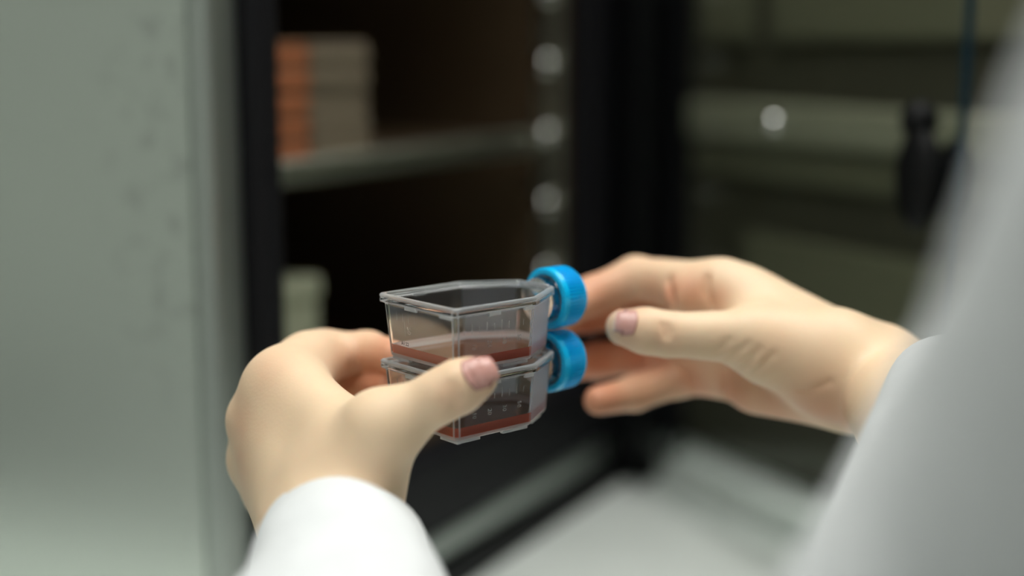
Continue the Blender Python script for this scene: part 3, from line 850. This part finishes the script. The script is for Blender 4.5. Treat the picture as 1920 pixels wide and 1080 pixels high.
def nail(hand, tip, back, normal, length, width, name='fingernail', back_off=0.35):
    ax = tip - back; ax /= np.linalg.norm(ax)
    nr = normal - (normal @ ax) * ax; nr /= np.linalg.norm(nr)
    sd = np.cross(ax, nr)
    na, nb = 13, 11
    A = np.linspace(0, 1, na); B = np.linspace(-1, 1, nb)
    pts, wt = [], []
    for a in A:
        for b in B:
            round_tip = 0.10 * length * (b * b)
            q = tip + ax * (a * length - length * back_off - (round_tip if a > 0.5 else -round_tip)) + sd * (b * width / 2) * (0.93 + 0.07 * math.sin(PI * a))
            pts.append(q + nr * 0.018)
            rim = min(1.0, (1 - abs(b)) / 0.18, a / 0.12 + 0.0)
            wt.append(rim)
    P = np.array(pts); wt = np.array(wt)
    for _ in range(40):
        d = hand.sdf(P) - 0.00025
        P = P - nr * np.clip(d, -0.002, 0.004)[:, None] * 0.8
    # free edge carries straight on instead of wrapping over the tip
    G = P.reshape(na, nb, 3)
    for j in range(nb):
        k0 = 8
        dirv = G[k0, j] - G[k0 - 2, j]; dirv /= np.linalg.norm(dirv)
        for i in range(k0 + 1, na):
            stp = length / (na - 1)
            cand = G[k0, j] + dirv * stp * (i - k0) - nr * 0.00008 * (i - k0) ** 2
            if (cand - G[i, j]) @ nr > 0: G[i, j] = cand
    G = G.reshape(-1, 3) + nr * (0.00012 + 0.0002 * wt)[:, None]
    Bt = G - nr * 0.0006
    vs = list(G) + list(Bt); n = na * nb; fs = []
    for i in range(na - 1):
        for j in range(nb - 1):
            q = (i * nb + j, i * nb + j + 1, (i + 1) * nb + j + 1, (i + 1) * nb + j)
            fs.append(q); fs.append(tuple(n + x for x in q[::-1]))
    border = [j for j in range(nb)] + [i * nb + nb - 1 for i in range(1, na)] + [(na - 1) * nb + j for j in range(nb - 2, -1, -1)] + [i * nb for i in range(na - 2, 0, -1)]
    for i in range(len(border)):
        a, b = border[i], border[(i + 1) % len(border)]
        fs.append((a, n + a, n + b, b))
    me = mesh_from(vs, fs)
    bm = bmesh.new(); bm.from_mesh(me); bmesh.ops.recalc_face_normals(bm, faces=bm.faces[:]); bm.to_mesh(me); bm.free()
    o = put(name, me, body, [MT['nail'], MT['nail_tip']], True)
    for p in me.polygons:
        c = (p.center[0] - tip[0]) * ax[0] + (p.center[1] - tip[1]) * ax[1] + (p.center[2] - tip[2]) * ax[2]
        if c > length * (1 - back_off) - 0.0009: p.material_index = 1
    return o
def camdir(r, f, w):
    v = cw(r, f, w) - np.array([0, 0, ZC]); return v / np.linalg.norm(v)
nail(LH, t_tip, t_ip, camdir(0.45, -0.75, 0.48), 0.0108, 0.0112, back_off=0.26)
nail(RH, r_tip, r_ip, camdir(-0.10, -0.92, 0.40), 0.0088, 0.0105, back_off=0.45)
# nails on the far finger backs
for hand in (LH, RH):
    for pts, rad, k, b_ in hand.fingers[1:]:
        back_dir = camdir(0.0, 1.0, 0.15)
        nail(hand, pts[-1], pts[-2], back_dir, 0.0085, 0.0088, back_off=0.85)

# ------------------------------------------------------------------ lab coat sleeves
def sleeve(path, radii, flat, n=56, seed=0, thick=0.0014, fold=1.0, steps=46):
    r_ = np.random.default_rng(seed)
    path = [np.array(p) for p in path]
    # Catmull-Rom through the path
    def cr(t):
        m = len(path) - 1
        i = min(int(t * m), m - 1); u = t * m - i
        p0 = path[max(i - 1, 0)]; p1 = path[i]; p2 = path[i + 1]; p3 = path[min(i + 2, m)]
        return 0.5 * ((2 * p1) + (-p0 + p2) * u + (2 * p0 - 5 * p1 + 4 * p2 - p3) * u * u + (-p0 + 3 * p1 - 3 * p2 + p3) * u ** 3)
    T = np.linspace(0, 1, steps)
    C = np.array([cr(t) for t in T])
    rad = np.interp(T, np.linspace(0, 1, len(radii)), radii)
    rad = rad * np.sqrt(np.clip(1 - (np.clip(T - 0.90, 0, 1) / 0.10) ** 2, 0.002, 1))   # rounded shoulder or elbow end
    tan = np.gradient(C, axis=0); tan /= np.linalg.norm(tan, axis=1)[:, None]
    ref = camdir(1, 0, 0)
    ph = r_.uniform(0, 2 * PI, 8)
    rows = []
    for i in range(steps):
        x = ref - (ref @ tan[i]) * tan[i]; x /= np.linalg.norm(x); y = np.cross(tan[i], x)
        rowo = []
        for k in range(n):
            a = 2 * PI * k / n
            s = T[i]
            wob = 0.03 * math.sin(3 * a + ph[0] + 9 * s) + 0.025 * math.sin(2 * a + ph[1] - 14 * s) + 0.03 * math.sin(a + 26 * s + ph[2]) * min(1, 4 * s) + 0.018 * math.sin(5 * a + 17 * s + ph[3])
            rr = rad[i] * (1 + fold * wob)
            if i in (0, 1): rr += 0.0005
            rowo.append(C[i] + rr * (math.cos(a) * x + flat * math.sin(a) * y))
        rows.append(np.array(rowo))
    rows = np.array(rows)
    inner = rows + 0.0
    for i in range(steps):
        inner[i] = C[i] + (rows[i] - C[i]) * max(0.2, 1 - thick / rad[i])
    vs = list(rows.reshape(-1, 3)) + list(inner.reshape(-1, 3)); N = steps * n; fs = []
    for i in range(steps - 1):
        for k in range(n):
            q = (i * n + k, i * n + (k + 1) % n, (i + 1) * n + (k + 1) % n, (i + 1) * n + k)
            fs.append(q); fs.append(tuple(N + v for v in q[::-1]))
    for i in (0, steps - 1):
        for k in range(n):
            fs.append((i * n + k, i * n + (k + 1) % n, N + i * n + (k + 1) % n, N + i * n + k))
    me = mesh_from(vs, fs)
    bm = bmesh.new(); bm.from_mesh(me); bmesh.ops.recalc_face_normals(bm, faces=bm.faces[:]); bm.to_mesh(me); bm.free()
    return me
sl = put('coat_sleeve', sleeve([H(628, 1030, 0.458), H(645, 1125, 0.41), cw(-0.045, 0.33, -0.120), cw(-0.03, 0.21, -0.18)], [0.0245, 0.031, 0.042, 0.052], 0.95, seed=3), person, MT['cloth'], True)
sl['label'] = 'white coat sleeve over the left forearm'
srr = put('coat_sleeve', sleeve([H(1780, 742, 0.522), H(1838, 850, 0.42), cw(0.095, 0.30, -0.093), cw(0.1065, 0.255, -0.043), cw(0.1215, 0.205, 0.008), cw(0.130, 0.16, 0.05), cw(0.150, 0.11, 0.11), cw(0.175, 0.07, 0.175)],
        [0.0212, 0.033, 0.046, 0.048, 0.050, 0.050, 0.055, 0.060], 1.0, seed=5, steps=72), person, MT['cloth'], True)
srr['label'] = 'white coat sleeve on the right arm, close to the lens'
# lower the forearm ends into the sleeves: nothing of the skin shows past the cuffs
